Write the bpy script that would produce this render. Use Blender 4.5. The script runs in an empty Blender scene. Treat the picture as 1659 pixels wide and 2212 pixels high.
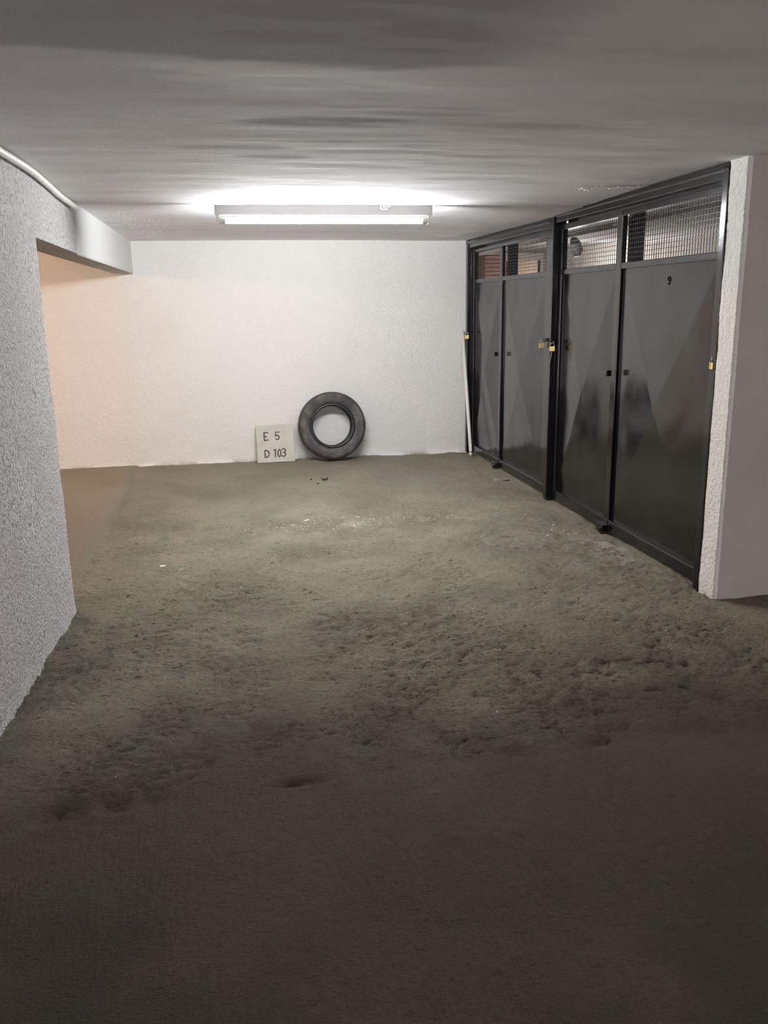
import bpy, bmesh, math, random
import numpy as np
from mathutils import Matrix, Vector
random.seed(7)
SC = bpy.context.scene
COL = SC.collection
# ------------------------------------------------------------------ camera
cam_d = bpy.data.cameras.new('camera'); cam = bpy.data.objects.new('camera', cam_d); COL.objects.link(cam)
cam_d.sensor_fit = 'HORIZONTAL'; cam_d.sensor_width = 36.0; cam_d.lens = 1793.3/1659*36.0
cam_d.clip_start = 0.05
yaw, pitch, roll = 0.1937, 0.2441, -0.0183
F = Vector((math.sin(yaw)*math.cos(pitch), math.cos(yaw)*math.cos(pitch), -math.sin(pitch)))
R0 = Vector((math.cos(yaw), -math.sin(yaw), 0)); U0 = R0.cross(F)
R1 = math.cos(roll)*R0 + math.sin(roll)*U0; U1 = -math.sin(roll)*R0 + math.cos(roll)*U0
cam.matrix_world = Matrix(((R1.x, U1.x, -F.x, 0), (R1.y, U1.y, -F.y, 0), (R1.z, U1.z, -F.z, 1.4876), (0, 0, 0, 1)))
SC.camera = cam
# ------------------------------------------------------------------ world, lights, exposure
w = bpy.data.worlds.new('world'); SC.world = w; w.use_nodes = True
w.node_tree.nodes['Background'].inputs[0].default_value = (1.0, 0.92, 0.90, 1)
w.node_tree.nodes['Background'].inputs[1].default_value = 2.7
TUBE_POWER = 400.0                                   # emission of the fluorescent tube itself
def lamp(name, kind, loc, energy, color, **kw):
    d = bpy.data.lights.new(name, kind); d.energy = energy; d.color = color
    for k, v in kw.items(): setattr(d, k, v)
    o = bpy.data.objects.new(name, d); COL.objects.link(o); o.location = loc
    return o
lamp('warm_bulb', 'POINT', (-3.6, 6.7, 2.04), 135.0, (1.0, 0.60, 0.33), shadow_soft_size=0.05)
lamp('storage_bulb', 'POINT', (4.05, 9.2, 1.25), 75.0, (1.0, .96, .92), shadow_soft_size=0.08)      # the storage space behind the doors is lit too
SC.view_settings.view_transform = 'Standard'; SC.view_settings.look = 'None'
SC.view_settings.exposure = 0.0; SC.view_settings.gamma = 1.0; SC.view_settings.use_curve_mapping = False

# ------------------------------------------------------------------ noise
def vnoise(x, y, seed=0):
    rng = np.random.RandomState(seed); T = rng.rand(256, 256)
    xi = np.floor(x).astype(int); yi = np.floor(y).astype(int)
    fx = x-xi; fy = y-yi; fx = fx*fx*fx*(fx*(fx*6-15)+10); fy = fy*fy*fy*(fy*(fy*6-15)+10)
    g = lambda a, b: T[a % 256, b % 256]
    return (g(xi, yi)*(1-fx)+g(xi+1, yi)*fx)*(1-fy)+(g(xi, yi+1)*(1-fx)+g(xi+1, yi+1)*fx)*fy
def fbm(x, y, seed=0, n=4, gain=.5):
    s = 0; a = 1; t = 0
    for k in range(n):
        s = s+a*vnoise(x*2**k+17.3*k, y*2**k+5.1*k, seed+k); t += a; a *= gain
    return s/t
def sstep(a, b, x):
    t = np.clip((x-a)/(b-a), 0, 1); return t*t*(3-2*t)

# ------------------------------------------------------------------ materials
def mat(name, color, rough=.7, metal=0.0, spec=.5, noise=None, bump=None, attr=None, emis=None, coat=0.0):
    """noise=(scale, colour2, lo, hi, stretch)  bump=[(scale, distance, detail)]  attr=[(attribute, colour)]"""
    m = bpy.data.materials.new(name); m.use_nodes = True; nt = m.node_tree; b = nt.nodes['Principled BSDF']
    N = nt.nodes.new; L = nt.links.new
    b.inputs['Base Color'].default_value = (*color, 1); b.inputs['Roughness'].default_value = rough
    b.inputs['Metallic'].default_value = metal; b.inputs['Specular IOR Level'].default_value = spec
    b.inputs['Coat Weight'].default_value = coat
    tc = N('ShaderNodeTexCoord'); out = None
    def nz(scale, detail=4, stretch=(1, 1, 1), rgh=.55, dist=0):
        mp = N('ShaderNodeMapping'); mp.inputs['Scale'].default_value = stretch; L(tc.outputs['Object'], mp.inputs[0])
        n = N('ShaderNodeTexNoise'); n.inputs['Scale'].default_value = scale; n.inputs['Detail'].default_value = detail
        n.inputs['Roughness'].default_value = rgh; n.inputs['Distortion'].default_value = dist
        L(mp.outputs[0], n.inputs['Vector']); return n.outputs['Fac']
    def mix(fac, a, c2):
        mx = N('ShaderNodeMix'); mx.data_type = 'RGBA'; L(fac, mx.inputs[0])
        if a is None: mx.inputs[6].default_value = (*color, 1)
        else: L(a, mx.inputs[6])
        mx.inputs[7].default_value = (*c2, 1); return mx.outputs[2]
    for (sc, c2, lo, hi, st) in (noise or []):
        r = N('ShaderNodeMapRange'); r.inputs[1].default_value = lo; r.inputs[2].default_value = hi
        L(nz(sc, 5, st), r.inputs[0]); out = mix(r.outputs[0], out, c2)
    for (an, c2) in (attr or []):
        a = N('ShaderNodeAttribute'); a.attribute_name = an; out = mix(a.outputs['Fac'], out, c2)
    if out is not None: L(out, b.inputs['Base Color'])
    prev = None
    for bp in (bump or []):
        sc, dist, det = bp[:3]; st = bp[3] if len(bp) > 3 else (1, 1, 1)
        bn = N('ShaderNodeBump'); bn.inputs['Distance'].default_value = dist; bn.inputs['Strength'].default_value = 1.0
        L(nz(sc, det, st), bn.inputs['Height'])
        if len(bp) > 4:
            a = N('ShaderNodeAttribute'); a.attribute_name = bp[4]; L(a.outputs['Fac'], bn.inputs['Strength'])
        if prev is not None: L(prev, bn.inputs['Normal'])
        prev = bn.outputs[0]
    if prev is not None: L(prev, b.inputs['Normal'])
    if emis:
        b.inputs['Emission Color'].default_value = (*emis[0], 1); b.inputs['Emission Strength'].default_value = emis[1]
    return m
M = {}
M['stucco'] = mat('stucco_white', (.81, .80, .78), .85, spec=.25, noise=[(1.3, (.77, .76, .74), .45, .75, (1, 1, 1))],
                  attr=[('grime', (.36, .34, .29))], bump=[(55, .010, 2), (140, .003, 2)])
M['stucco_left'] = mat('stucco_rough', (.82, .81, .80), .9, spec=.2,
                  noise=[(75, (.36, .35, .34), .50, .63, (1, 1, .7)), (2.0, (.70, .66, .66), .4, .8, (1, 1, 1))], bump=[(75, .024, 2), (170, .006, 2)])
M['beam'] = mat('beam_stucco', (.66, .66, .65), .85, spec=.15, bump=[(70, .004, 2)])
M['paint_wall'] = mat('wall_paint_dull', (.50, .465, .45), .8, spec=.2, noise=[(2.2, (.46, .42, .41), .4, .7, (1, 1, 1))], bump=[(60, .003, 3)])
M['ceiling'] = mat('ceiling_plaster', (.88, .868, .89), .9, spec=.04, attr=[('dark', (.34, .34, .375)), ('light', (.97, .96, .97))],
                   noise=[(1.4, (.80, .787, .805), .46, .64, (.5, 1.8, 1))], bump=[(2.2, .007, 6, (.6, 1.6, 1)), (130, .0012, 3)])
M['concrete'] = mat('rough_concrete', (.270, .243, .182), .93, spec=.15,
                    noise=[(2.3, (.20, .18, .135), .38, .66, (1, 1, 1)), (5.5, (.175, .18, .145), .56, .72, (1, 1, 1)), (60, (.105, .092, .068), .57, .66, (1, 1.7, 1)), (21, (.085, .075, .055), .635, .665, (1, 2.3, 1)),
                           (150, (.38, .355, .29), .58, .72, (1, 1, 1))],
                    attr=[('front', (.082, .067, .047)), ('side', (.22, .185, .145)), ('dust', (.55, .53, .48)), ('stain_falloff', (.055, .050, .037)), ('far_lift', (.34, .315, .255))],  # near colours also carry the light falloff, last one the brighter far end
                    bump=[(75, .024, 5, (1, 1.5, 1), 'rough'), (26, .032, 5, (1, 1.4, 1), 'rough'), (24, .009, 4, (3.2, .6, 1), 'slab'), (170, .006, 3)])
M['black'] = mat('black_gloss_paint', (.006, .006, .008), .16, spec=.6, bump=[(5.0, .0035, 1), (300, .00015, 1)], coat=.3)
M['panel'] = mat('black_gloss_panel', (.003, .003, .0035), .11, spec=.8, bump=[(3.2, .006, 1), (260, .0002, 1)], coat=.10)
M['wire'] = mat('dark_wire', (.02, .02, .022), .45, metal=.3)
M['white_metal'] = mat('white_enamel', (.82, .82, .80), .4)
M['plastic'] = mat('aged_white_plastic', (.78, .77, .73), .45)
M['tube'] = mat('lit_tube', (.9, .9, .9), .5, emis=((.96, .985, 1.0), TUBE_POWER))
M['rubber'] = mat('dusty_rubber', (.045, .042, .042), .62, spec=.4, noise=[(7, (.125, .112, .105), .42, .62, (1, 1, 1)), (30, (.045, .042, .042), .55, .7, (1, 1, 1))], bump=[(90, .002, 3)])
M['tread'] = mat('tread_rubber', (.030, .029, .031), .6, noise=[(20, (.055, .052, .05), .5, .7, (1, 1, 1))], bump=[(60, .003, 2, (1, .3, 1))])
M['rubber_in'] = mat('inner_rubber', (.02, .02, .024), .35)
M['board'] = mat('painted_board', (.56, .55, .49), .7, noise=[(7, (.47, .46, .40), .45, .7, (1, 1, 1)), (3, (.60, .56, .52), .5, .7, (1, 1, 1))], bump=[(60, .001, 3)])
M['ink'] = mat('dark_sign_paint', (.075, .068, .070), .7, noise=[(60, (.13, .12, .12), .5, .7, (1, 1, 1))])
M['digit'] = mat('digit_black', (.006, .006, .006), .85, spec=.1)
M['pole'] = mat('white_pole_paint', (.78, .78, .74), .4, noise=[(25, (.66, .65, .60), .55, .75, (1, 1, 1))])
M['tip'] = mat('pole_tip_metal', (.75, .75, .72), .3, metal=.8)
M['brass'] = mat('brass', (.83, .66, .28), .35, metal=.7)
M['steel'] = mat('steel', (.6, .6, .62), .25, metal=1.0)
M['key'] = mat('key_steel', (.45, .40, .36), .45, metal=.6)
M['inner'] = mat('storage_wall_white', (.72, .69, .66), .85, noise=[(4, (.50, .46, .43), .55, .7, (1, 1, 1)), (22, (.2, .18, .16), .68, .76, (1, 1, 1))], bump=[(40, .004, 3)])
M['inner_dark'] = mat('storage_ceiling', (.30, .28, .26), .9, noise=[(5, (.20, .18, .17), .5, .7, (1, 1, 1))])
M['redbrown'] = mat('red_brown_board', (.27, .155, .13), .7, noise=[(6, (.20, .12, .10), .4, .7, (1, 1, 5))])
M['carton'] = mat('brown_carton', (.33, .24, .18), .8)
M['grey_cloth'] = mat('grey_plastic_film', (.50, .49, .46), .45, bump=[(30, .01, 3)])
M['flake'] = mat('white_paint_flake', (.85, .84, .80), .7)
M['crumb'] = mat('dead_leaf', (.045, .035, .025), .8)
M['twig'] = mat('twig', (.04, .032, .024), .8)

# ------------------------------------------------------------------ helpers
def link(name, me, m, parent=None):
    o = bpy.data.objects.new(name, me); COL.objects.link(o)
    if m is not None and not me.materials: me.materials.append(m)
    if parent is not None: o.parent = parent
    return o
def obj(name, bm, m, parent=None, smooth=False):
    me = bpy.data.meshes.new(name)
    bmesh.ops.recalc_face_normals(bm, faces=bm.faces)
    if smooth:
        for f in bm.faces: f.smooth = True
    bm.to_mesh(me); bm.free(); return link(name, me, m, parent)
def struct(o): o['kind'] = 'structure'; return o
def tag(o, label, cat, group=None):
    o['label'] = label; o['category'] = cat
    if group: o['group'] = group
    return o
def empty(name, loc, rot=(0, 0, 0), parent=None):
    o = bpy.data.objects.new(name, None); o.empty_display_size = .05; COL.objects.link(o); o.location = loc; o.rotation_euler = rot
    if parent: o.parent = parent
    return o
def box(bm, a, b, bevel=0.0, seg=2):
    t = bmesh.new(); bmesh.ops.create_cube(t, size=1)
    c = [(p+q)/2 for p, q in zip(a, b)]; s = [abs(q-p) for p, q in zip(a, b)]
    for v in t.verts: v.co = Vector((c[0]+v.co.x*s[0], c[1]+v.co.y*s[1], c[2]+v.co.z*s[2]))
    if bevel: bmesh.ops.bevel(t, geom=t.edges[:], offset=bevel, segments=seg, profile=.6, affect='EDGES')
    me = bpy.data.meshes.new('t'); t.to_mesh(me); t.free(); bm.from_mesh(me); bpy.data.meshes.remove(me)
def tube(bm, pts, r, n=10, cap=True):
    pts = [Vector(p) for p in pts]; rs = r if isinstance(r, (list, tuple)) else [r]*len(pts); rings = []
    prev = None
    for i, p in enumerate(pts):
        d = (pts[min(i+1, len(pts)-1)]-pts[max(i-1, 0)]).normalized()
        if prev is None: a = d.orthogonal().normalized()
        else: a = (prev-d*prev.dot(d)).normalized()
        prev = a; b = d.cross(a)
        rings.append([bm.verts.new(p+rs[i]*(a*math.cos(2*math.pi*k/n)+b*math.sin(2*math.pi*k/n))) for k in range(n)])
    for i in range(len(rings)-1):
        for k in range(n): bm.faces.new((rings[i][k], rings[i][(k+1) % n], rings[i+1][(k+1) % n], rings[i+1][k]))
    if cap: bm.faces.new(rings[0][::-1]); bm.faces.new(rings[-1])
def gridmesh(name, P, attrs=None, smooth=True):
    """P: (ny,nx,3) array -> mesh"""
    ny, nx = P.shape[:2]; me = bpy.data.meshes.new(name)
    idx = np.arange(ny*nx).reshape(ny, nx)
    q = np.stack([idx[:-1, :-1], idx[:-1, 1:], idx[1:, 1:], idx[1:, :-1]], -1).reshape(-1, 4)
    me.vertices.add(ny*nx); me.vertices.foreach_set('co', P.reshape(-1).astype(np.float32))
    me.loops.add(len(q)*4); me.loops.foreach_set('vertex_index', q.reshape(-1).astype(np.int32))
    me.polygons.add(len(q)); me.polygons.foreach_set('loop_start', np.arange(0, len(q)*4, 4, dtype=np.int32))
    me.polygons.foreach_set('loop_total', np.full(len(q), 4, dtype=np.int32))
    me.polygons.foreach_set('use_smooth', np.full(len(q), smooth))
    me.update(); me.validate()
    for k, v in (attrs or {}).items():
        a = me.attributes.new(k, 'FLOAT', 'POINT'); a.data.foreach_set('value', v.reshape(-1).astype(np.float32))
    return me

# ------------------------------------------------------------------ floor
def axis(segs):
    out = []
    for a, b, s in segs: out += list(np.arange(a, b-1e-6, s))
    return np.array(out+[segs[-1][1]])
def floor_z(X, Y):
    edge = 2.36+.05*np.sin(X*1.7+.5)+.10*(fbm(X*2, Y*0+3, 5)-.5)+.03*(fbm(X*14, Y*0+9, 6)-.5)
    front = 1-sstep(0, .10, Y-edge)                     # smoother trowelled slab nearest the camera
    sidex = -.86-.05*(5.3-Y)*.35+.05*(fbm(Y*4, Y*0, 8)-.5)
    side = 1-sstep(-.02, .03, X-sidex)
    side = side*sstep(4.2, 4.5, Y)
    rough = (1-front*.93)*(1-side*.85)
    patch = sstep(.35, .65, fbm(X*1.6, Y*1.6, 21, 3))   # coarser and finer zones
    far = 1-sstep(4.0, 7.2, Y)
    r1 = fbm(X*9, Y*9, 31, 5, .6)-.5
    rid = np.abs(fbm(X*7+Y*2, Y*11, 44, 3)-.5)
    r2 = sstep(.60, .75, fbm(X*16, Y*16, 51, 2))
    crk = (1-np.abs(2*fbm(X*15, Y*22, 36, 3)-1))**4
    z = -.018*rough*crk*sstep(.3, .6, fbm(X*4, Y*4, 38, 2))*far+.034*rough*(.45+.55*patch)*r1-.010*rough*patch*r2*far+.010*rough*patch*(.08-np.minimum(rid, .08))/.08*far*.35
    z = z+.010*(fbm(X*1.3, Y*1.3, 61, 2)-.5)-.013*front+.012*side
    z = z+front*.0035*(fbm(X*60, Y*9, 71, 2)-.5)*sstep(.3, .6, fbm(X*2, Y*1.5, 72, 2))+front*.005*(fbm(X*12, Y*12, 74, 3)-.5)
    # ragged step along the edge between the two slabs and along the side threshold
    z = z-.014*np.exp(-((Y-edge-.05)/.035)**2)*sstep(.42, .7, fbm(X*9, Y*9, 77, 3))*(1-side)
    z = z-.012*np.exp(-((X-sidex-.03)/.03)**2)*sstep(.35, .6, fbm(X*20, Y*20, 78, 3))*sstep(4.2, 4.5, Y)*(1-sstep(6.5, 7.6, Y))
    # trodden ring marks and scars
    for (cx, cy, rx, ry, d) in [(-.57, 2.41, .07, .05, .016), (-.40, 2.42, .05, .04, .014), (.93, 3.87, .03, .012, .012), (1.75, 3.0, .12, .02, .010),
                                (.18, 2.42, .10, .02, .012), (1.45, 3.05, .16, .03, .008), (.62, 2.72, .05, .03, .008), (1.55, 3.40, .05, .03, .010), (1.95, 3.45, .07, .03, .012), (1.3, 3.35, .06, .02, .008)]:
        q = ((X-cx)/rx)**2+((Y-cy)/ry)**2
        z = z-d*np.exp(-q*1.3)*(.6+.8*(fbm(X*40, Y*40, 80, 2)))+d*.35*np.exp(-(np.sqrt(q)-1.5)**2*6)
    for (cx, cy, r) in [(.40, 3.05, .10), (.62, 2.85, .045)]:   # flat trowelled discs
        q = np.hypot((X-cx)/r, (Y-cy)/(r*.8)); k = 1-sstep(.8, 1.2, q); z = z*(1-k)+.002*k
    # the slab dives to a clean level where the walls and frames stand
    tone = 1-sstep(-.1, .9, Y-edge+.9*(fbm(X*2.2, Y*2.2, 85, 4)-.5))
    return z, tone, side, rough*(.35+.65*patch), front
xs = axis([(-6.2, -1.6, .12), (-1.6, -1.0, .03), (-1.0, 2.6, .0125), (2.6, 6.6, .08)])
ys = axis([(-3.2, 1.1, .10), (1.1, 4.6, .0125), (4.6, 8.5, .016)])
X, Y = np.meshgrid(xs, ys)
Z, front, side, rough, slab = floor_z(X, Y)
Z = Z-.004
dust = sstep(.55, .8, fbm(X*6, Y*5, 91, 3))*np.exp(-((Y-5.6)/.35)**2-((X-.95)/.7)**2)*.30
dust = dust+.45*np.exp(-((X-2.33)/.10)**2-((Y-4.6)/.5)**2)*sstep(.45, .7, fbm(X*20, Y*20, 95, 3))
stain_falloff = .75*sstep(.25, .68, fbm(X*2.6, Y*2.6, 98, 4))*(1-sstep(1.45, 2.3, Y+.25*fbm(X*3, Y*3, 99, 3)))+.22*sstep(.60, .78, fbm(X*2.1, Y*2.6, 92, 4))*(1-sstep(2.5, 4.5, Y))+.55*np.exp(-((X+.80-.0*Y)/.07)**2)*(1-sstep(4.1, 4.6, Y))*fbm(X*10, Y*6, 93)  # blotchy dirt, strengthened near the camera to paint in the light falloff
P = np.stack([X, Y, Z], -1)
floor = struct(link('floor', gridmesh('floor', P, dict(slab=slab*sstep(.25, .6, fbm(X*2, Y*2, 87, 3)), front=front*.86, side=side*.8, dust=dust, far_lift=.55*sstep(5.6, 7.6, Y)*(.6+.8*fbm(X*2, Y*2, 97, 3)), stain_falloff=np.clip(stain_falloff, 0, 1), rough=.35+.35*rough)), M['concrete']))  # floor colour lifted towards the back wall to paint in stronger light
def fz(x, y): return float(floor_z(np.array([[x]]), np.array([[y]]))[0][0, 0])-.004
# storage floor behind the doors, a plain slab
bm = bmesh.new(); box(bm, (2.6, 3.8, -.12), (4.7, 11.6, -.03)); struct(obj('floor_storage', bm, M['inner_dark']))

# ------------------------------------------------------------------ ceiling
LIPY = 5.41
def gap(X): return .016*(1-sstep(.2, 2.2, X))+.004*sstep(.3, 1.5, X)*(1-sstep(1.5, 2.2, X))
def ceil_z(X, Y):
    zf = 2.112-.014*sstep(4.2, 5.3, Y)-.010*(1-sstep(2.2, 3.6, Y))-.013*(.35+.65*np.exp(-((X-.35)/.55)**4))*(1-sstep(2.30, 2.72, Y+.10*(fbm(X*3, Y*6, 109, 3)-.5)))*sstep(1.5, 2.28, Y)+.004*(fbm(X*1.1, Y*1.6, 101, 3)-.5)*2
    zf = zf+.0022*(fbm(X*1.6, Y*9, 103, 4)-.5)*2+.003*(fbm(X*7, Y*0, 105, 3)-.5)*np.exp(-((Y-LIPY)/.06)**2)
    zb = 2.1+gap(X)-.012*(Y-5.41)/2.8-.016*sstep(1.6, 2.4, X)*np.exp(-((Y-6)/1.0)**2)
    return zf, zb
def ell(X, Y, cx, cy, rx, ry, sd=0, k=.5):
    q = ((X-cx)/rx)**2+((Y-cy)/ry)**2+.45*(fbm(X*3, Y*16, 200+sd, 4)-.5)*4; return 1-sstep(.2, 1.5, q)
xs = axis([(-6.2, -1.0, .15), (-1.0, 2.6, .018), (2.6, 6.6, .10)])
ysf = axis([(-3.2, 1.5, .12), (1.5, 5.3, .018), (5.3, LIPY, .01)])
ysb = axis([(LIPY, 8.5, .03)])
X, Y = np.meshgrid(xs, ysf); Zf, _ = ceil_z(X, Y)
Xb, Yb = np.meshgrid(xs, ysb); _, Zb = ceil_z(Xb, Yb)
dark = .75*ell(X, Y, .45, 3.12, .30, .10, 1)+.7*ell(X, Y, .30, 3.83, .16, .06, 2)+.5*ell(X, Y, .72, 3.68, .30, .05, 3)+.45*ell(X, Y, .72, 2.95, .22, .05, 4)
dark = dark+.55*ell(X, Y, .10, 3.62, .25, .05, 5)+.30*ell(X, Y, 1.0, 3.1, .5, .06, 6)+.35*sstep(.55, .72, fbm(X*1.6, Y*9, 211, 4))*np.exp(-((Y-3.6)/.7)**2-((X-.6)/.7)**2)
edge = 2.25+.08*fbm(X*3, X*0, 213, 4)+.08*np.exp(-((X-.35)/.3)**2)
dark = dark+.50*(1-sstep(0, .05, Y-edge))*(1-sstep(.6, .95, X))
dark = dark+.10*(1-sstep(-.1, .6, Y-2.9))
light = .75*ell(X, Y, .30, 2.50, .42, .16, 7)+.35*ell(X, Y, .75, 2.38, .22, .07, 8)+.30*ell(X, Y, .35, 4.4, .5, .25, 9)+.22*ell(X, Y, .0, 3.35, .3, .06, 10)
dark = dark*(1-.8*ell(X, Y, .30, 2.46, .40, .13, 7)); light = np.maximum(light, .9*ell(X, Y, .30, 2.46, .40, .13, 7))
P = np.concatenate([np.stack([X, Y, Zf], -1), np.stack([Xb, Yb+.0005, Zb], -1)], 0)
zero = np.zeros_like(Zb)
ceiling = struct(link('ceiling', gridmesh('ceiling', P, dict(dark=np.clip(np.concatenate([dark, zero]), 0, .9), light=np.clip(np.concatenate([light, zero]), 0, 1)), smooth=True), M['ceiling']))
# upper slab that closes the ceiling from above
bm = bmesh.new(); box(bm, (-6.2, -3.2, 2.16), (6.6, 11.7, 2.3)); struct(obj('ceiling_slab', bm, M['inner_dark']))
# flaking skim coat beside the door frame and rough plaster crumbs in the far left corner
def flakes(pts, size, thick, seed, m, name, parent, flat=1.0):
    rng = random.Random(seed); bm = bmesh.new()
    for (x, y, z, s) in pts:
        n = rng.randint(4, 6); a0 = rng.uniform(0, 6.28); r = size*s; el = rng.uniform(.35, 1)
        top = []; bot = []
        for k in range(n):
            a = a0+2*math.pi*k/n; rr = r*rng.uniform(.6, 1.2); dx = rr*math.cos(a); dy = rr*el*math.sin(a)
            top.append(bm.verts.new((x+dx, y+dy, z+thick+rng.uniform(0, thick)))); bot.append(bm.verts.new((x+dx*.8, y+dy*.8, z)))
        bm.faces.new(top); bm.faces.new(bot[::-1])
        for k in range(n): bm.faces.new((top[k], bot[k], bot[(k+1) % n], top[(k+1) % n]))
    return obj(name, bm, m, parent)
rng = random.Random(3); pts = []
for k in range(60):
    t = rng.random(); x = 2.06+.33*t+rng.gauss(0, .012); y = 4.66-.12*t+rng.gauss(0, .03)*(1-.5*t); pts.append((x, y, float(ceil_z(np.array([x]), np.array([y]))[0][0])-.002, rng.uniform(.4, 1.3)))
o = flakes(pts, .011, -.003, 4, M['flake'], 'peeling_plaster', ceiling); o['kind'] = 'stuff'
pts = []
for k in range(520):
    y = rng.uniform(5.7, 8.1); x = -.76+(y-5.4)*.03+.10+abs(rng.gauss(0, .14))*(1+.5*math.sin(y*3)); x = x+.05*rng.random()
    pts.append((x, y, float(ceil_z(np.array([x]), np.array([y]))[1][0])-.0005, rng.uniform(.4, 1.2)))
o = flakes(pts, .0040, -.0006, 5, M['ceiling'], 'plaster_crumb', ceiling); o['kind'] = 'stuff'

# ------------------------------------------------------------------ walls
# back wall, slightly skewed, with a ragged foot
def wallgrid(name, p0, p1, z0, z1, step, amp, m, seed, foot=0.0, thick_dir=None):
    p0 = np.array(p0); p1 = np.array(p1); Ln = np.linalg.norm(p1-p0); n = int(Ln/step)+1; h = int((z1-z0)/step)+1
    t = np.linspace(0, 1, n); z = np.linspace(z0, z1, h); T, Zz = np.meshgrid(t, z)
    d = (p1-p0)/Ln; nrm = np.array([d[1], -d[0]])
    off = amp*(fbm(T*Ln*3, Zz*3, seed, 3)-.5)*2+amp*.6*(fbm(T*Ln*28, Zz*28, seed+5, 3)-.5)
    if foot: off = off+foot*np.exp(-Zz/.018)*(.2+1.2*fbm(T*Ln*9, Zz*4, seed+9, 3))
    Xw = p0[0]+d[0]*T*Ln+nrm[0]*off; Yw = p0[1]+d[1]*T*Ln+nrm[1]*off
    return gridmesh(name, np.stack([Xw, Yw, Zz], -1), dict(grime=np.exp(-np.maximum(Zz, 0)/.022)*sstep(.35, .65, fbm(T*Ln*6, Zz*8, 333, 4))))
bw = struct(link('wall_back', wallgrid('wall_back', (-6.0, 8.555), (2.49, 8.205), -.03, 2.115, .02, .004, M['stucco'], 301, foot=.022), M['stucco']))
bm = bmesh.new(); box(bm, (-6.1, 8.62, -.1), (2.62, 8.75, 2.16)); struct(obj('wall_back_core', bm, M['inner']))
bm = bmesh.new(); box(bm, (2.53, 8.23, -.1), (2.62, 11.6, 2.16)); struct(obj('wall_storage_left', bm, M['inner']))
bm = bmesh.new(); box(bm, (4.6, 3.75, -.1), (4.75, 11.6, 2.16)); struct(obj('wall_storage_right', bm, M['inner']))
bm = bmesh.new(); box(bm, (2.53, 11.5, -.1), (4.75, 11.7, 2.16)); struct(obj('wall_storage_back', bm, M['inner']))
# left wall: solid part, then a lintel over the opening to the next bay
def loft(name, prof_fn, zs, m, wrap=False, parent=None):
    P = np.stack([prof_fn(z) for z in zs], 0); return gridmesh(name, P)
def densify(pts, step):
    out = []
    for a, b in zip(pts[:-1], pts[1:]):
        n = max(1, int(round(math.dist(a, b)/step/4))*4); out += [(a[0]+(b[0]-a[0])*k/n, a[1]+(b[1]-a[1])*k/n) for k in range(n)]
    return np.array(out+[pts[-1]])
def wallprof(name, corners, zs, step, amp, m, seed, foot=0.0, fine=1.0):
    """vertical wall following a plan outline; the corners come out uneven like hand thrown stucco"""
    p = densify(corners, step); s = np.concatenate([[0], np.cumsum(np.hypot(*np.diff(p, axis=0).T))])
    t = np.gradient(p, axis=0); t = t/np.maximum(np.hypot(t[:, 0], t[:, 1]), 1e-9)[:, None]; nrm = np.stack([t[:, 1], -t[:, 0]], 1)
    S, Zz = np.meshgrid(s, zs)
    off = amp*(fbm(S*4, Zz*4, seed, 3)-.5)*2+amp*fine*(fbm(S*45, Zz*45, seed+3, 3, .6)-.5)*1.3
    if foot: off = off+foot*np.exp(-np.maximum(Zz, 0)/.03)*(.1+1.3*fbm(S*8, Zz*5, seed+7, 3))
    Xw = p[None, :, 0]+nrm[None, :, 0]*off; Yw = p[None, :, 1]+nrm[None, :, 1]*off
    return gridmesh(name, np.stack([Xw, Yw, Zz], -1))
wl = empty('wall_left', (0, 0, 0)); struct(wl)
yl = axis([(-3.1, 2.2, .06), (2.2, 5.43, .012)]); zl = np.linspace(-.03, 2.13, 181)
def soft(y, yy_, xx_):                                              # gently rounded interpolation along the wall
    return sum(np.interp(y+d_, yy_, xx_) for d_ in np.linspace(-.25, .25, 9))/9
YY, ZZ = np.meshgrid(yl, zl)
kz = np.clip(ZZ/2.1, 0, 1)
def xl_at(y, z):
    if y > 5.44: return -.772+(y-5.43)/(8.34-5.43)*.067+.003
    a_ = np.array([[y]]); b_ = np.array([[z]]); return float(wall_x(a_, b_)[0, 0])+.001
def wall_x(YY, ZZ):
    kz = np.clip(ZZ/2.1, 0, 1)
    XL = soft(YY, [-3.1, 3.0, 4.235, 4.7, 5.4], [-.90, -.862, -.785, -.775, -.770])*(1-kz)+soft(YY, [-3.1, 3.0, 4.235, 5.4], [-.81, -.80, -.774, -.770])*kz
    return XL+.0035*(fbm(YY*4, ZZ*4, 401, 3)-.5)*2+.0045*(fbm(YY*45, ZZ*45, 404, 3, .6)-.5)+.012*np.exp(-np.maximum(ZZ, 0)/.03)*(.1+1.0*fbm(YY*8, ZZ*5, 408, 3))
XL = wall_x(YY, ZZ)
OPEN_Z = 1.815
me = gridmesh('wall_left', np.stack([XL, YY, ZZ], -1))
bm = bmesh.new(); bm.from_mesh(me)
kill = [f for f in bm.faces if f.calc_center_median().y > 4.235 and f.calc_center_median().z < OPEN_Z]
bmesh.ops.delete(bm, geom=kill, context='FACES'); bm.to_mesh(me); bm.free()
link('wall_face', me, M['stucco_left'], wl)
bm = bmesh.new(); box(bm, (-.965, -3.1, -.05), (-.90, 4.232, 2.15)); box(bm, (-.92, 4.20, -.05), (-.788, 4.236, 1.9)); obj('wall_core', bm, M['stucco_left'], wl)
zs2 = np.linspace(1.813, 2.13, 26)
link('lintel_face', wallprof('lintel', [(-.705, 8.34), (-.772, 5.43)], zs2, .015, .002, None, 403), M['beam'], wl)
bm = bmesh.new()
def quad(bm, a, b, c, d): bm.faces.new([bm.verts.new(p) for p in (a, b, c, d)])
yy = [4.2, 5.38, 8.5]; xi = [-.778, -.768, -.702]
n = 340
top = []
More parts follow.
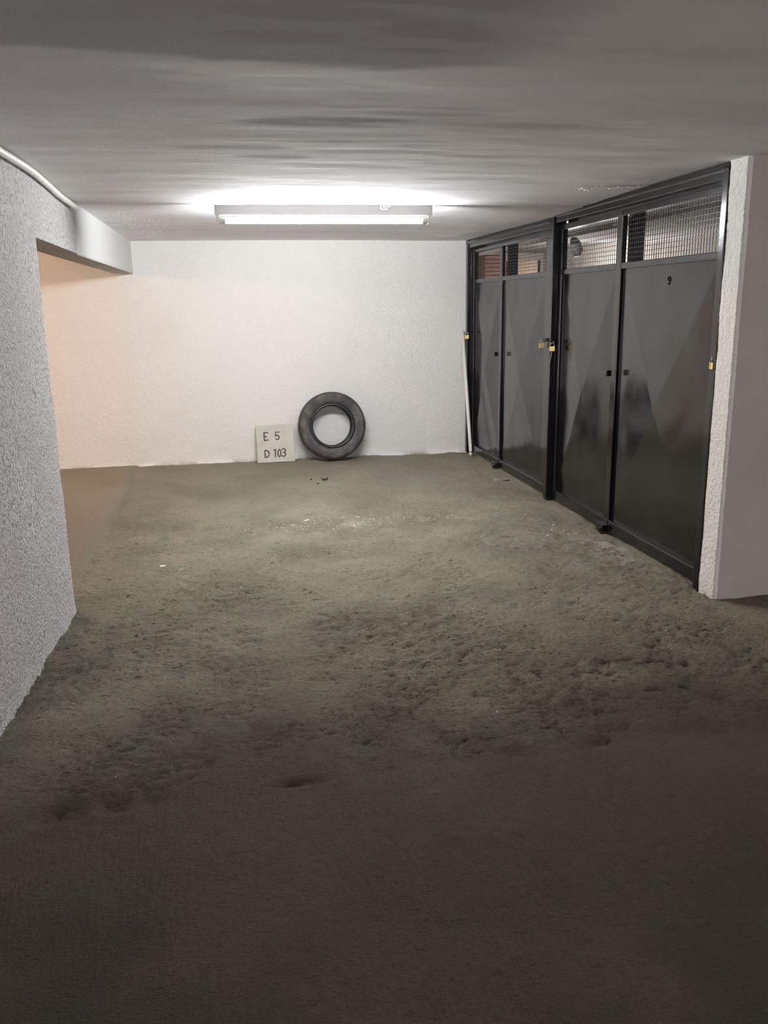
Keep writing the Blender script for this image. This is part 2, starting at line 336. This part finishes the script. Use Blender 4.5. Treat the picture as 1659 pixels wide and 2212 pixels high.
for k in range(n+1):
    y = 4.2+(8.5-4.2)*k/n; x = xl_at(y, 1.818); zb = 1.8175
    top.append((bm.verts.new((x, y, zb)), bm.verts.new((x-.175, y, 1.817)), bm.verts.new((x-.175, y, 2.13))))
for k in range(n):
    a, b = top[k], top[k+1]
    bm.faces.new((a[0], a[1], b[1], b[0])); bm.faces.new((a[1], a[2], b[2], b[1]))
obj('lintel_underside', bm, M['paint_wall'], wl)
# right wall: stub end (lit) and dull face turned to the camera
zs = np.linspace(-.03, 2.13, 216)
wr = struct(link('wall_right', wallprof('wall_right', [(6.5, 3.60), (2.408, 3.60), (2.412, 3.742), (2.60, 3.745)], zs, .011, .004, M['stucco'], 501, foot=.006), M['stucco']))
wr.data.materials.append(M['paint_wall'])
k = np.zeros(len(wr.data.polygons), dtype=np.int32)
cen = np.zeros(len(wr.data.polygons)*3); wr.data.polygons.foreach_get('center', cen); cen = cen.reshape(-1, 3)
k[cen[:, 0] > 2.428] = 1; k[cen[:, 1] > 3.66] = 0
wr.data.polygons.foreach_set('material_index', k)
bm = bmesh.new(); box(bm, (2.62, 3.66, -.1), (6.5, 3.75, 2.16)); struct(obj('wall_right_core', bm, M['inner']))
bm = bmesh.new(); box(bm, (6.5, -3.2, -.1), (6.6, 3.75, 2.16)); struct(obj('wall_side_right', bm, M['paint_wall']))
bm = bmesh.new(); box(bm, (-6.2, -3.2, -.1), (-6.1, 8.75, 2.16)); struct(obj('wall_side_left', bm, M['stucco']))

# ------------------------------------------------------------------ black steel doors
DOOR = Matrix.Translation((2.405, 3.745, 0)) @ Matrix.Rotation(-math.atan(.016), 4, 'Z')   # local: x=depth behind frame front, y=along the wall
def bar(name, parent, a, b, m=None, bevel=.003):
    bm = bmesh.new(); box(bm, a, b, bevel); return obj(name, bm, m or M['black'], parent)
def make_panel(parent, u0, u1, z0, z1, d, apex, out, seed):
    """sheet steel pressed to a shallow four-facet pyramid, slightly buckled"""
    ring = []
    for (p, q, k) in (((u0, z0), (u1, z0), 20), ((u1, z0), (u1, z1), 36), ((u1, z1), (u0, z1), 20), ((u0, z1), (u0, z0), 36)):
        ring += [(p[0]+(q[0]-p[0])*t/k, p[1]+(q[1]-p[1])*t/k) for t in range(k)]
    ring = np.array(ring+[ring[0]]); T = np.linspace(.002, 1, 34)[:, None]
    Um = apex[0]+T*(ring[None, :, 0]-apex[0]); Vm = apex[1]+T*(ring[None, :, 1]-apex[1])
    wob = .0022*(fbm(Um*4.5, Vm*3.2, seed, 2)-.5)*2*np.minimum(1, 8*(1-T))
    P = np.stack([d-out*(1-T)+wob, Um, Vm], -1)
    return link('panel', gridmesh('panel', P, smooth=False), M['panel'], parent)
def make_wire(parent, u0, u1, z0, z1, d, sp=.0275, vsp=.0262):
    bm = bmesh.new(); r = .0016
    n = int(round((u1-u0)/sp)); hn = int(round((z1-z0)/vsp))
    for k in range(n+1):
        u = u0+(u1-u0)*k/n; box(bm, (d-r, u-r, z0), (d+r, u+r, z1))
    for k in range(hn+1):
        z = z0+(z1-z0)*k/hn; box(bm, (d-r*3, u0, z-r), (d-r, u1, z+r))
    o = obj('wire_mesh', bm, M['wire'], parent); o['kind'] = 'stuff'; return o
def make_door(name, o0, o1, cpost, ztop, zmesh, zh, stile_near, stile_far, cen, apexN, apexF, seed, num=False):
    """o0..o1 opening along the wall, near leaf first; cen=(a,b) meeting stile"""
    root = empty(name, (0, 0, 0)); root.matrix_world = DOOR; struct(root)
    zm0 = 1.715; rail0 = 1.678
    for (lu0, lu1, nm, ap, sd) in ((stile_near, cen[0]-.004, 'near', apexN, seed), (cen[0]+.0, stile_far, 'far', apexF, seed+4)):
        leaf = empty('door_leaf', (0, 0, 0), parent=root)
        nearleaf = nm == 'near'
        ia = lu0[1] if nearleaf else cen[1]; ib = lu1 if nearleaf else lu1[0]
        a = lu0[0] if nearleaf else lu0; b = lu1 if nearleaf else lu1[1]
        # top rail, middle rail, bottom rail, stiles
        bar('top_rail', leaf, (.045, a, zmesh), (.095, b, ztop), bevel=.004)
        bar('middle_rail', leaf, (.050, ia-.002, rail0), (.088, ib, zm0), bevel=.004)
        bar('bottom_rail', leaf, (.044, a+.004, .012), (.095, b, .088), bevel=.009)
        if nearleaf:
            bar('stile', leaf, (.047, a, .012), (.095, lu0[1], ztop-.002), bevel=.006)
        else:
            bar('meeting_stile', leaf, (.050, cen[0], .006), (.080, cen[1], ztop-.03), bevel=.005)
            bar('stile', leaf, (.050, lu1[0], .012), (.095, b, ztop-.002), bevel=.006)
            bm = bmesh.new(); box(bm, (.010, cen[0]+.0, .001), (.055, cen[1]+.035, .05), .004); box(bm, (-.004, cen[0]+.012, .002), (.02, cen[0]+.045, .03), .003)
            obj('floor_bolt', bm, M['black'], leaf)
            bm = bmesh.new(); box(bm, (-.006, cen[0]+.010, 1.025), (.030, cen[0]+.028, 1.062), .003); box(bm, (-.010, cen[0]+.016, 1.030), (.004, cen[0]+.048, 1.052), .003)
            obj('latch_bolt', bm, M['black'], leaf)
        make_panel(leaf, ia, ib, .086, rail0+.004, .070, ap, .030, sd)
        bm = bmesh.new(); box(bm, (.082, ia, .086), (.086, ib, rail0)); obj('back_sheet', bm, M['inner_dark'], leaf)
        make_wire(leaf, ia, ib, zm0, zmesh, .078)
        if num and nearleaf:
            # the painted digit 9
            bm = bmesh.new(); pts = []
            cu, cz = .605, 1.590
            ring = [(cu-.0125*math.cos(t), cz+.011+.0105*math.sin(t)) for t in np.linspace(0, 2*math.pi, 17)]
            tail = [(cu-.0125, cz+.011), (cu-.0125, cz-.002), (cu-.009, cz-.014), (cu-.001, cz-.019), (cu+.011, cz-.015)]
            dd = lambda u, z: .070-.030*min((rail0+.004-z)/(rail0+.004-ap[1]), 1)-.0015
            tube(bm, [(dd(u, z), u, z) for u, z in ring], .0031, 6); tube(bm, [(dd(u, z), u, z) for u, z in tail], .0031, 6)
            obj('number_nine', bm, M['digit'], leaf)
    # vertical stop post behind the meeting stile, seen through the wire
    bar('added_head_gap_block', root, (.098, o0+.03, zmesh+.004), (.112, o1-.03, zh[0]+.03), bevel=.002)  # added black strip that keeps light out of the head gap
    bar('stop_post', root, (.105, cen[0]-.02, .0), (.190, cen[0]+.03, ztop), bevel=.002)
    # fixed frame: head with two ledges, jambs
    bm = bmesh.new()
    box(bm, (.000, o0, zh[0]+.043), (.10, o1, zh[1]), .003); box(bm, (.012, o0, zh[0]), (.10, o1, zh[0]+.042), .004)
    box(bm, (-.006, o0, zh[0]+.038), (.02, o1, zh[0]+.046), .002)
    obj('frame_head', bm, M['black'], root)
    return root
d2 = make_door('door_2', .0, 2.172, None, 2.022, 1.985, (2.038, 2.105), (.052, .112), (2.125, 2.165), (1.178, 1.246), (.66, .87), (1.68, .86), 601, num=True)
d1 = make_door('door_1', 2.232, 4.455, None, 1.995, 1.965, (2.012, 2.078), (2.27, 2.425), (4.345, 4.395), (3.478, 3.545), (2.95, .86), (3.93, .87), 621)
# jambs: near post, shared middle post, far post
bar('frame_post', d2, (.0, -.002, .0), (.10, .046, 2.10), bevel=.004)
bar('frame_post', d2, (.0, 2.172, .0), (.10, 2.230, 2.078), bevel=.005)
bar('frame_post', d1, (.0, 4.400, .0), (.10, 4.455, 2.09), bevel=.005)
# hasps that the padlocks hang from
def hasp(parent, u, d, z, far=True):
    bm = bmesh.new(); s = .04 if far else -.04
    box(bm, (d-.004, u-.012, z-.010), (d+.012, u+s, z+.012), .002)
    tube(bm, [(d+.008, u+.0, z+.006), (d-.014, u, z+.006), (d-.018, u, z-.004), (d-.012, u, z-.012), (d+.008, u, z-.010)], .003, 8)
    return obj('hasp', bm, M['black'], parent)

def padlock_parts():
    body = bmesh.new(); box(body, (-.0085, -.020, -.036), (.0085, .020, 0), .003)
    sh = bmesh.new(); pts = [(0, -.013, -.004), (0, -.013, .012)]+[(0, -.013*math.cos(t), .012+.013*math.sin(t)) for t in np.linspace(0, math.pi, 9)]+[(0, .013, -.004)]
    tube(sh, pts, .0032, 8); return body, sh
pb, ps = padlock_parts()
pm_b = bpy.data.meshes.new('padlock_body'); pb.to_mesh(pm_b); pb.free(); pm_b.materials.append(M['brass'])
pm_s = bpy.data.meshes.new('padlock_shackle'); 
for f in ps.faces: f.smooth = True
ps.to_mesh(pm_s); ps.free(); pm_s.materials.append(M['steel'])
def padlock(d, u, z, label, rot=(0, 0, 0), group='brass padlocks on the black steel doors'):
    p = DOOR @ Vector((d, u, z)); e = empty('padlock', p, rot)
    link('body', pm_b, None, e); link('shackle', pm_s, None, e); tag(e, label, 'padlock', group); return e
hasp(d1, 4.38, .022, 1.21, far=True); hasp(d1, 2.235, -.006, 1.215, far=True); hasp(d2, 2.140, .016, 1.20, far=True); hasp(d2, .020, .022, 1.222, far=False)
padlock(-.004, 4.385, 1.182, 'brass padlock on the farthest door post, next to the back wall', (0, 0, math.radians(55)))
padlock(-.030, 2.262, 1.190, 'small tilted brass padlock left of the middle post, without a key', (0, math.radians(-8), math.radians(80)))
pk = padlock(.000, 2.128, 1.172, 'brass padlock with hanging keys on the middle black post', (0, 0, math.radians(70)))
bm = bmesh.new()
tube(bm, [(0, .001, -.034), (.003, .004, -.060)], .0035, 6)
tube(bm, [(.003, .004, -.055), (.012, .010, -.098)], [.004, .003], 6); tube(bm, [(.003, .003, -.055), (.016, .015, -.120)], [.0035, .0015], 6)
obj('keys', bm, M['key'], pk)
padlock(.004, .030, 1.185, 'brass padlock at the right door edge beside the white stub wall', (0, 0, math.radians(-24)))

# ------------------------------------------------------------------ things behind the doors
bm = bmesh.new(); tube(bm, [(2.98, 4.3, 2.035), (2.98, 9.6, 2.035)], .022, 12)
tag(obj('white_pipe', bm, M['white_metal'], smooth=True), 'long white pipe under the storage ceiling behind the wire grilles', 'pipe')
bm = bmesh.new(); tube(bm, [(3.0, 6.83, 2.010), (3.0, 6.83, 1.99), (3.01, 6.82, 1.96), (3.02, 6.81, 1.90), (3.02, 6.80, 1.86)], [.02, .035, .045, .055, .03], 12)
tag(obj('hanging_bag', bm, M['grey_cloth'], smooth=True), 'grey plastic bag hanging from the white pipe behind the wire grille', 'bag')
t = empty('storage_cabinet', (3.28, 9.9, -.03)); tag(t, 'tall red-brown slatted cabinet seen through the farthest wire grille', 'cabinet')
bm = bmesh.new(); box(bm, (-.12, -.2, 0), (.14, .2, 2.07), .004); obj('body', bm, M['redbrown'], t)
for k in range(9):
    bm = bmesh.new(); box(bm, (-.12, -.212, 1.66+k*.045), (.14, -.2, 1.696+k*.045), .002); obj('slat', bm, M['redbrown'], t)
t = empty('carton', (3.70, 9.9, -.03)); tag(t, 'brown box standing right of the red-brown cabinet behind the wire', 'box')
bm = bmesh.new(); box(bm, (-.16, -.2, 0), (.135, .2, 2.005), .004); obj('body', bm, M['carton'], t)
bm = bmesh.new(); box(bm, (.12, -.215, 0), (.14, -.2, 2.0), .002); obj('edge_strip', bm, M['black'], t)

# ------------------------------------------------------------------ fluorescent lamp
t = empty('ceiling_light', (.737, 5.485, 2.045)); tag(t, 'lit fluorescent tube lamp in a white batten on the ceiling', 'lamp')
bm = bmesh.new(); vs = [[bm.verts.new((x, y, z)) for y, z in ((-.027, .060), (-.027, .050), (-.0225, -.004), (.0225, -.004), (.027, .050), (.027, .060))] for x in (-.687, .687)]
for k in range(6): bm.faces.new((vs[0][k], vs[0][(k+1) % 6], vs[1][(k+1) % 6], vs[1][k]))
bm.faces.new(vs[0]); bm.faces.new(vs[1]); bmesh.ops.bevel(bm, geom=bm.edges[:], offset=.002, segments=2, affect='EDGES'); obj('housing', bm, M['white_metal'], t)
bm = bmesh.new(); tube(bm, [(-.626, 0, -.033), (.622, 0, -.033)], .0185, 24, cap=True); tb = obj('tube', bm, M['tube'], t, smooth=False)
for s in (-1, 1):
    bm = bmesh.new(); box(bm, (s*.668-.010, -.016, -.056), (s*.668+.010, .016, .0), .004)
    tube(bm, [(s*.660, 0, -.033), (s*.624, 0, -.033)], .0195, 16); obj('lamp_socket', bm, M['plastic'], t)
bm = bmesh.new(); box(bm, (.345, -.040, .030), (.395, -.022, .058), .006); box(bm, (.360, -.055, .044), (.41, -.035, .056), .004); obj('cable_clip', bm, M['plastic'], t)

# ------------------------------------------------------------------ white cable conduit in the left ceiling corner
bm = bmesh.new(); pts = []
for k in range(45):
    y = 5.36-(5.36+3.0)*k/44*1.0
    xw = float(np.interp(y, [-3.1, 3.0, 4.24, 5.38], [-.81, -.80, -.775, -.77])); z = float(ceil_z(np.array([xw]), np.array([y]))[0][0])
    pts.append((xw+.024+.003*math.sin(y*5), y, z-.022+.002*math.sin(y*3.3)))
tube(bm, pts, .0155, 12)
tag(obj('cable_conduit', bm, M['plastic'], smooth=True), 'white round cable conduit along the top of the left wall', 'conduit')

# ------------------------------------------------------------------ tyre
prof = [(.200, .062), (.202, .078), (.212, .084), (.222, .082), (.228, .086), (.250, .094), (.275, .0965), (.292, .094), (.296, .0955), (.305, .092), (.318, .084), (.326, .074), (.3295, .060),
        (.3305, .030), (.331, .0)]
full = prof+[(r, -y) for r, y in prof[::-1][1:]]
inner = [(.200, -.05), (.215, -.055), (.245, -.078), (.290, -.078), (.315, -.06), (.320, 0), (.315, .06), (.290, .078), (.245, .078), (.215, .055), (.200, .05)]
def lathe(bm, pr, n=72, close=False):
    rings = []
    for k in range(n):
        a = 2*math.pi*k/n; rings.append([bm.verts.new((r*math.cos(a), y, r*math.sin(a))) for r, y in pr])
    for k in range(n):
        A, B = rings[k], rings[(k+1) % n]
        for j in range(len(pr)-1+(1 if close else 0)): bm.faces.new((A[j], B[j], B[(j+1) % len(pr)], A[(j+1) % len(pr)]))
tilt = math.radians(8)
t = empty('tyre', (1.083, 8.078, -.001), (-tilt, 0, 0)); tag(t, 'worn black car tyre leaning on the white back wall', 'tyre')
tread = [p for p in full if p[0] >= .318]
bm = bmesh.new(); lathe(bm, tread); o = obj('tread', bm, M['tread'], t, smooth=True); o.location = (0, 0, .331+.013)
for s in (-1, 1):
    bm = bmesh.new(); lathe(bm, [(r, s*y) for r, y in prof if .222 <= r <= .3181]); o = obj('sidewall', bm, M['rubber'], t, smooth=True); o.location = (0, 0, .331+.013)
bm = bmesh.new(); lathe(bm, inner); o = obj('inner_liner', bm, M['rubber_in'], t, smooth=True); o.location = (0, 0, .331+.013)
for s in (-1, 1):
    bm = bmesh.new(); lathe(bm, [(.208+.0155*math.cos(a), s*.068+.018*math.sin(a)) for a in np.linspace(0, 2*math.pi, 13)[:-1]], close=True)
    o = obj('bead', bm, M['rubber_in'], t, smooth=True); o.location = (0, 0, .331+.013)

# ------------------------------------------------------------------ sign board with painted characters
t = empty('sign_board', (.524, 8.150, .0), (math.radians(-13), math.radians(-1.2), math.radians(-5))); tag(t, 'small square plywood board painted E 5 D 103, leaning on wall', 'sign')
W_, H_ = .367, .368
bm = bmesh.new(); box(bm, (-W_/2, 0, .0), (W_/2, .009, H_), .0015); obj('board', bm, M['board'], t)
def toboard(px, py):
    dx, dy = px+55, py-1456
    e1 = (1500, -65); e2 = (-120, -1465); det = e1[0]*e2[1]-e1[1]*e2[0]
    a = (dx*e2[1]-dy*e2[0])/det; b = (e1[0]*dy-e1[1]*dx)/det
    return (a-.5)*W_, b*H_
def stroke(bm, pts, wd=.0065):
    P = [Vector((*toboard(*p),)) for p in pts]; L = []; Rr = []
    for i, p in enumerate(P):
        d = (P[min(i+1, len(P)-1)]-P[max(i-1, 0)]).normalized(); n = Vector((-d.y, d.x))*wd
        if i == 0: p = p-d*wd*.4
        if i == len(P)-1: p = p+d*wd*.4
        L.append(p+n); Rr.append(p-n)
    f = [[bm.verts.new((q.x, -.0012, q.y)) for q in s] for s in (L, Rr)]; g = [[bm.verts.new((q.x, .0002, q.y)) for q in s] for s in (L, Rr)]
    for i in range(len(P)-1):
        bm.faces.new((f[0][i], f[0][i+1], f[1][i+1], f[1][i])); bm.faces.new((f[0][i], g[0][i], g[0][i+1], f[0][i+1])); bm.faces.new((f[1][i], f[1][i+1], g[1][i+1], g[1][i]))
    for e in (0, -1): bm.faces.new((f[0][e], f[1][e], g[1][e], g[0][e]))
def arc(cx, cy, rx, ry, a0, a1, n=12): return [(cx+rx*math.cos(math.radians(a)), cy+ry*math.sin(math.radians(a))) for a in np.linspace(a0, a1, n)]
chars = {'letter_e': [[(170, 262), (195, 580)], [(170, 275), (325, 262)], [(190, 425), (280, 415)], [(195, 570), (345, 558)]],
         'digit_five': [[(785, 245), (635, 250), (640, 415), (660, 395)]+arc(705, 455, 75, 85, -110, 90, 12)+[(650, 505)]],
         'letter_d': [[(220, 965), (240, 1235)], [(220, 960)]+arc(250, 1100, 145, 140, -80, 80, 12)+[(235, 1240)]],
         'digit_one': [[(575, 965), (650, 925)], [(645, 925), (648, 1225)]],
         'digit_zero': [arc(805, 1070, 60, 140, -90, 270, 22)],
         'digit_three': [arc(975, 975, 78, 70, -150, 80, 12)+[(960, 1050)], [(975, 1050)]+arc(975, 1125, 85, 72, -75, 150, 12)]}
for nm, sts in chars.items():
    bm = bmesh.new()
    for s_ in sts: stroke(bm, s_)
    obj(nm, bm, M['ink'], t)

# ------------------------------------------------------------------ pole in the corner
a = Vector((2.432, 7.838, .004)); b = Vector((2.438, 8.172, 1.222)); d = (b-a).normalized()
t = empty('pole', a); tag(t, 'long white pole leaning in the corner by the farthest door', 'pole')
bm = bmesh.new(); tube(bm, [d*.05, d*.075, b-a], [.0145, .0165, .0165], 16); obj('shaft', bm, M['pole'], t, smooth=True)
bm = bmesh.new(); tube(bm, [d*.004, d*.018, d*.02, d*.05], [.010, .0145, .0155, .0155], 16); obj('tip', bm, M['tip'], t, smooth=True)

# ------------------------------------------------------------------ litter on the floor
def flake_thing(x, y, r, el, ang, label, m='flake', name='paint_flake', cat='paint flake', group='larger white paint flakes on the floor', th=.002, seed=1):
    rng = random.Random(seed); bm = bmesh.new(); n = 9; top = []; bot = []
    for k in range(n):
        a = 2*math.pi*k/n; rr = r*rng.uniform(.65, 1.15); px, py = rr*math.cos(a), rr*el*math.sin(a)
        px, py = px*math.cos(ang)-py*math.sin(ang), px*math.sin(ang)+py*math.cos(ang)
        top.append(bm.verts.new((px, py, th+rng.uniform(0, th)))); bot.append(bm.verts.new((px*.92, py*.92, 0)))
    bm.faces.new(top); bm.faces.new(bot[::-1])
    for k in range(n): bm.faces.new((top[k], bot[k], bot[(k+1) % n], top[(k+1) % n]))
    o = obj(name, bm, M[m]); o.location = (x, y, fz(x, y)+.001); tag(o, label, cat, group); return o
flake_thing(-.39, 4.93, .024, .55, .2, 'largest white paint flake on the floor near the left wall', seed=1)
flake_thing(-.28, 4.82, .016, .25, .5, 'thin white paint sliver beside the largest flake on the left', seed=2)
flake_thing(.566, 5.793, .030, .30, .6, 'long white paint flake on the brightly lit middle of the floor', seed=3)
flake_thing(.46, 5.66, .016, .35, .3, 'short white flake just left of the long middle flake', seed=4)
flake_thing(.66, 5.84, .014, .3, 1.0, 'narrow white flake just right of the long middle flake', seed=7)
flake_thing(2.32, 6.763, .022, .25, .1, 'white chip on the floor in front of the far black door', seed=5)
flake_thing(2.35, 4.72, .014, .4, .7, 'white chip on the floor by the near door bottom bolt', seed=6)
flake_thing(2.02, 2.55, .018, .4, 2.6, 'pale chip on the dark floor at the right edge of the photo', seed=8)
rng = random.Random(12); pts = []
for k in range(150):
    x = .95+rng.gauss(0, .42); y = 5.62+rng.gauss(0, .10)
    pts.append((x, y, fz(x, y)+.0008, rng.uniform(.3, 1.3)))
for k in range(26):
    x = 2.2+rng.gauss(0, .10); y = 5.0+rng.gauss(0, .22); pts.append((x, y, fz(x, y)+.0008, rng.uniform(.5, 1.5)))
for k in range(30):
    x = rng.uniform(-.6, 2.2); y = rng.uniform(2.3, 5.2); pts.append((x, y, fz(x, y)+.0008, rng.uniform(.3, .8)))
o = flakes(pts, .0055, .0012, 13, M['flake'], 'paint_crumbs', None); o['kind'] = 'stuff'; tag(o, 'tiny white paint crumbs scattered over the concrete floor', 'paint crumbs')
def crumb(x, y, s, label, seed):
    rng = random.Random(seed); bm = bmesh.new(); bmesh.ops.create_icosphere(bm, subdivisions=2, radius=s)
    for v in bm.verts:
        v.co *= rng.uniform(.75, 1.2); v.co.z = abs(v.co.z)*.8 if v.co.z > 0 else v.co.z*.1
    o = obj('dirt_lump', bm, M['crumb']); o.location = (x, y, fz(x, y)+.001); tag(o, label, 'dirt', 'dirt lumps in front of the tyre'); return o
crumb(.760, 7.20, .011, 'small dark dirt lump, leftmost in front of the tyre', 1)
crumb(.800, 7.02, .011, 'small dark dirt lump nearer the camera, second from left', 2)
rng = random.Random(9)
bm = bmesh.new()
for k in range(7):     # curled dead leaf
    a = 2*math.pi*k/7; tube(bm, [(0, 0, .004), (.018*math.cos(a), .010*math.sin(a), .006), (.032*math.cos(a+.2), .016*math.sin(a+.2), rng.uniform(.012, .032))], [.006, .005, .002], 6)
o = obj('dead_leaf', bm, M['crumb']); o.location = (.872, 7.12, fz(.87, 7.12)+.001); tag(o, 'curled brown dead leaf on the floor before the tyre', 'leaf')
bm = bmesh.new(); tube(bm, [(-.035, 0, .004), (0, .006, .006), (.03, -.003, .008)], [.003, .005, .006], 6); tube(bm, [(.025, 0, .006), (.034, .02, .014)], [.004, .002], 6)
o = obj('twig', bm, M['twig']); o.location = (2.385, 6.66, fz(2.385, 6.66)+.001); tag(o, 'short dark twig on the floor beside the far door', 'twig')
bm = bmesh.new(); tube(bm, [(-.025, .0, .003), (0, .003, .004), (.02, 0, .003)], [.003, .006, .003], 6)
o = obj('stone_chip', bm, M['twig']); o.location = (.93, 3.87, fz(.93, 3.87)+.002); tag(o, 'small dark chip lying in a floor dent at mid room', 'stone')
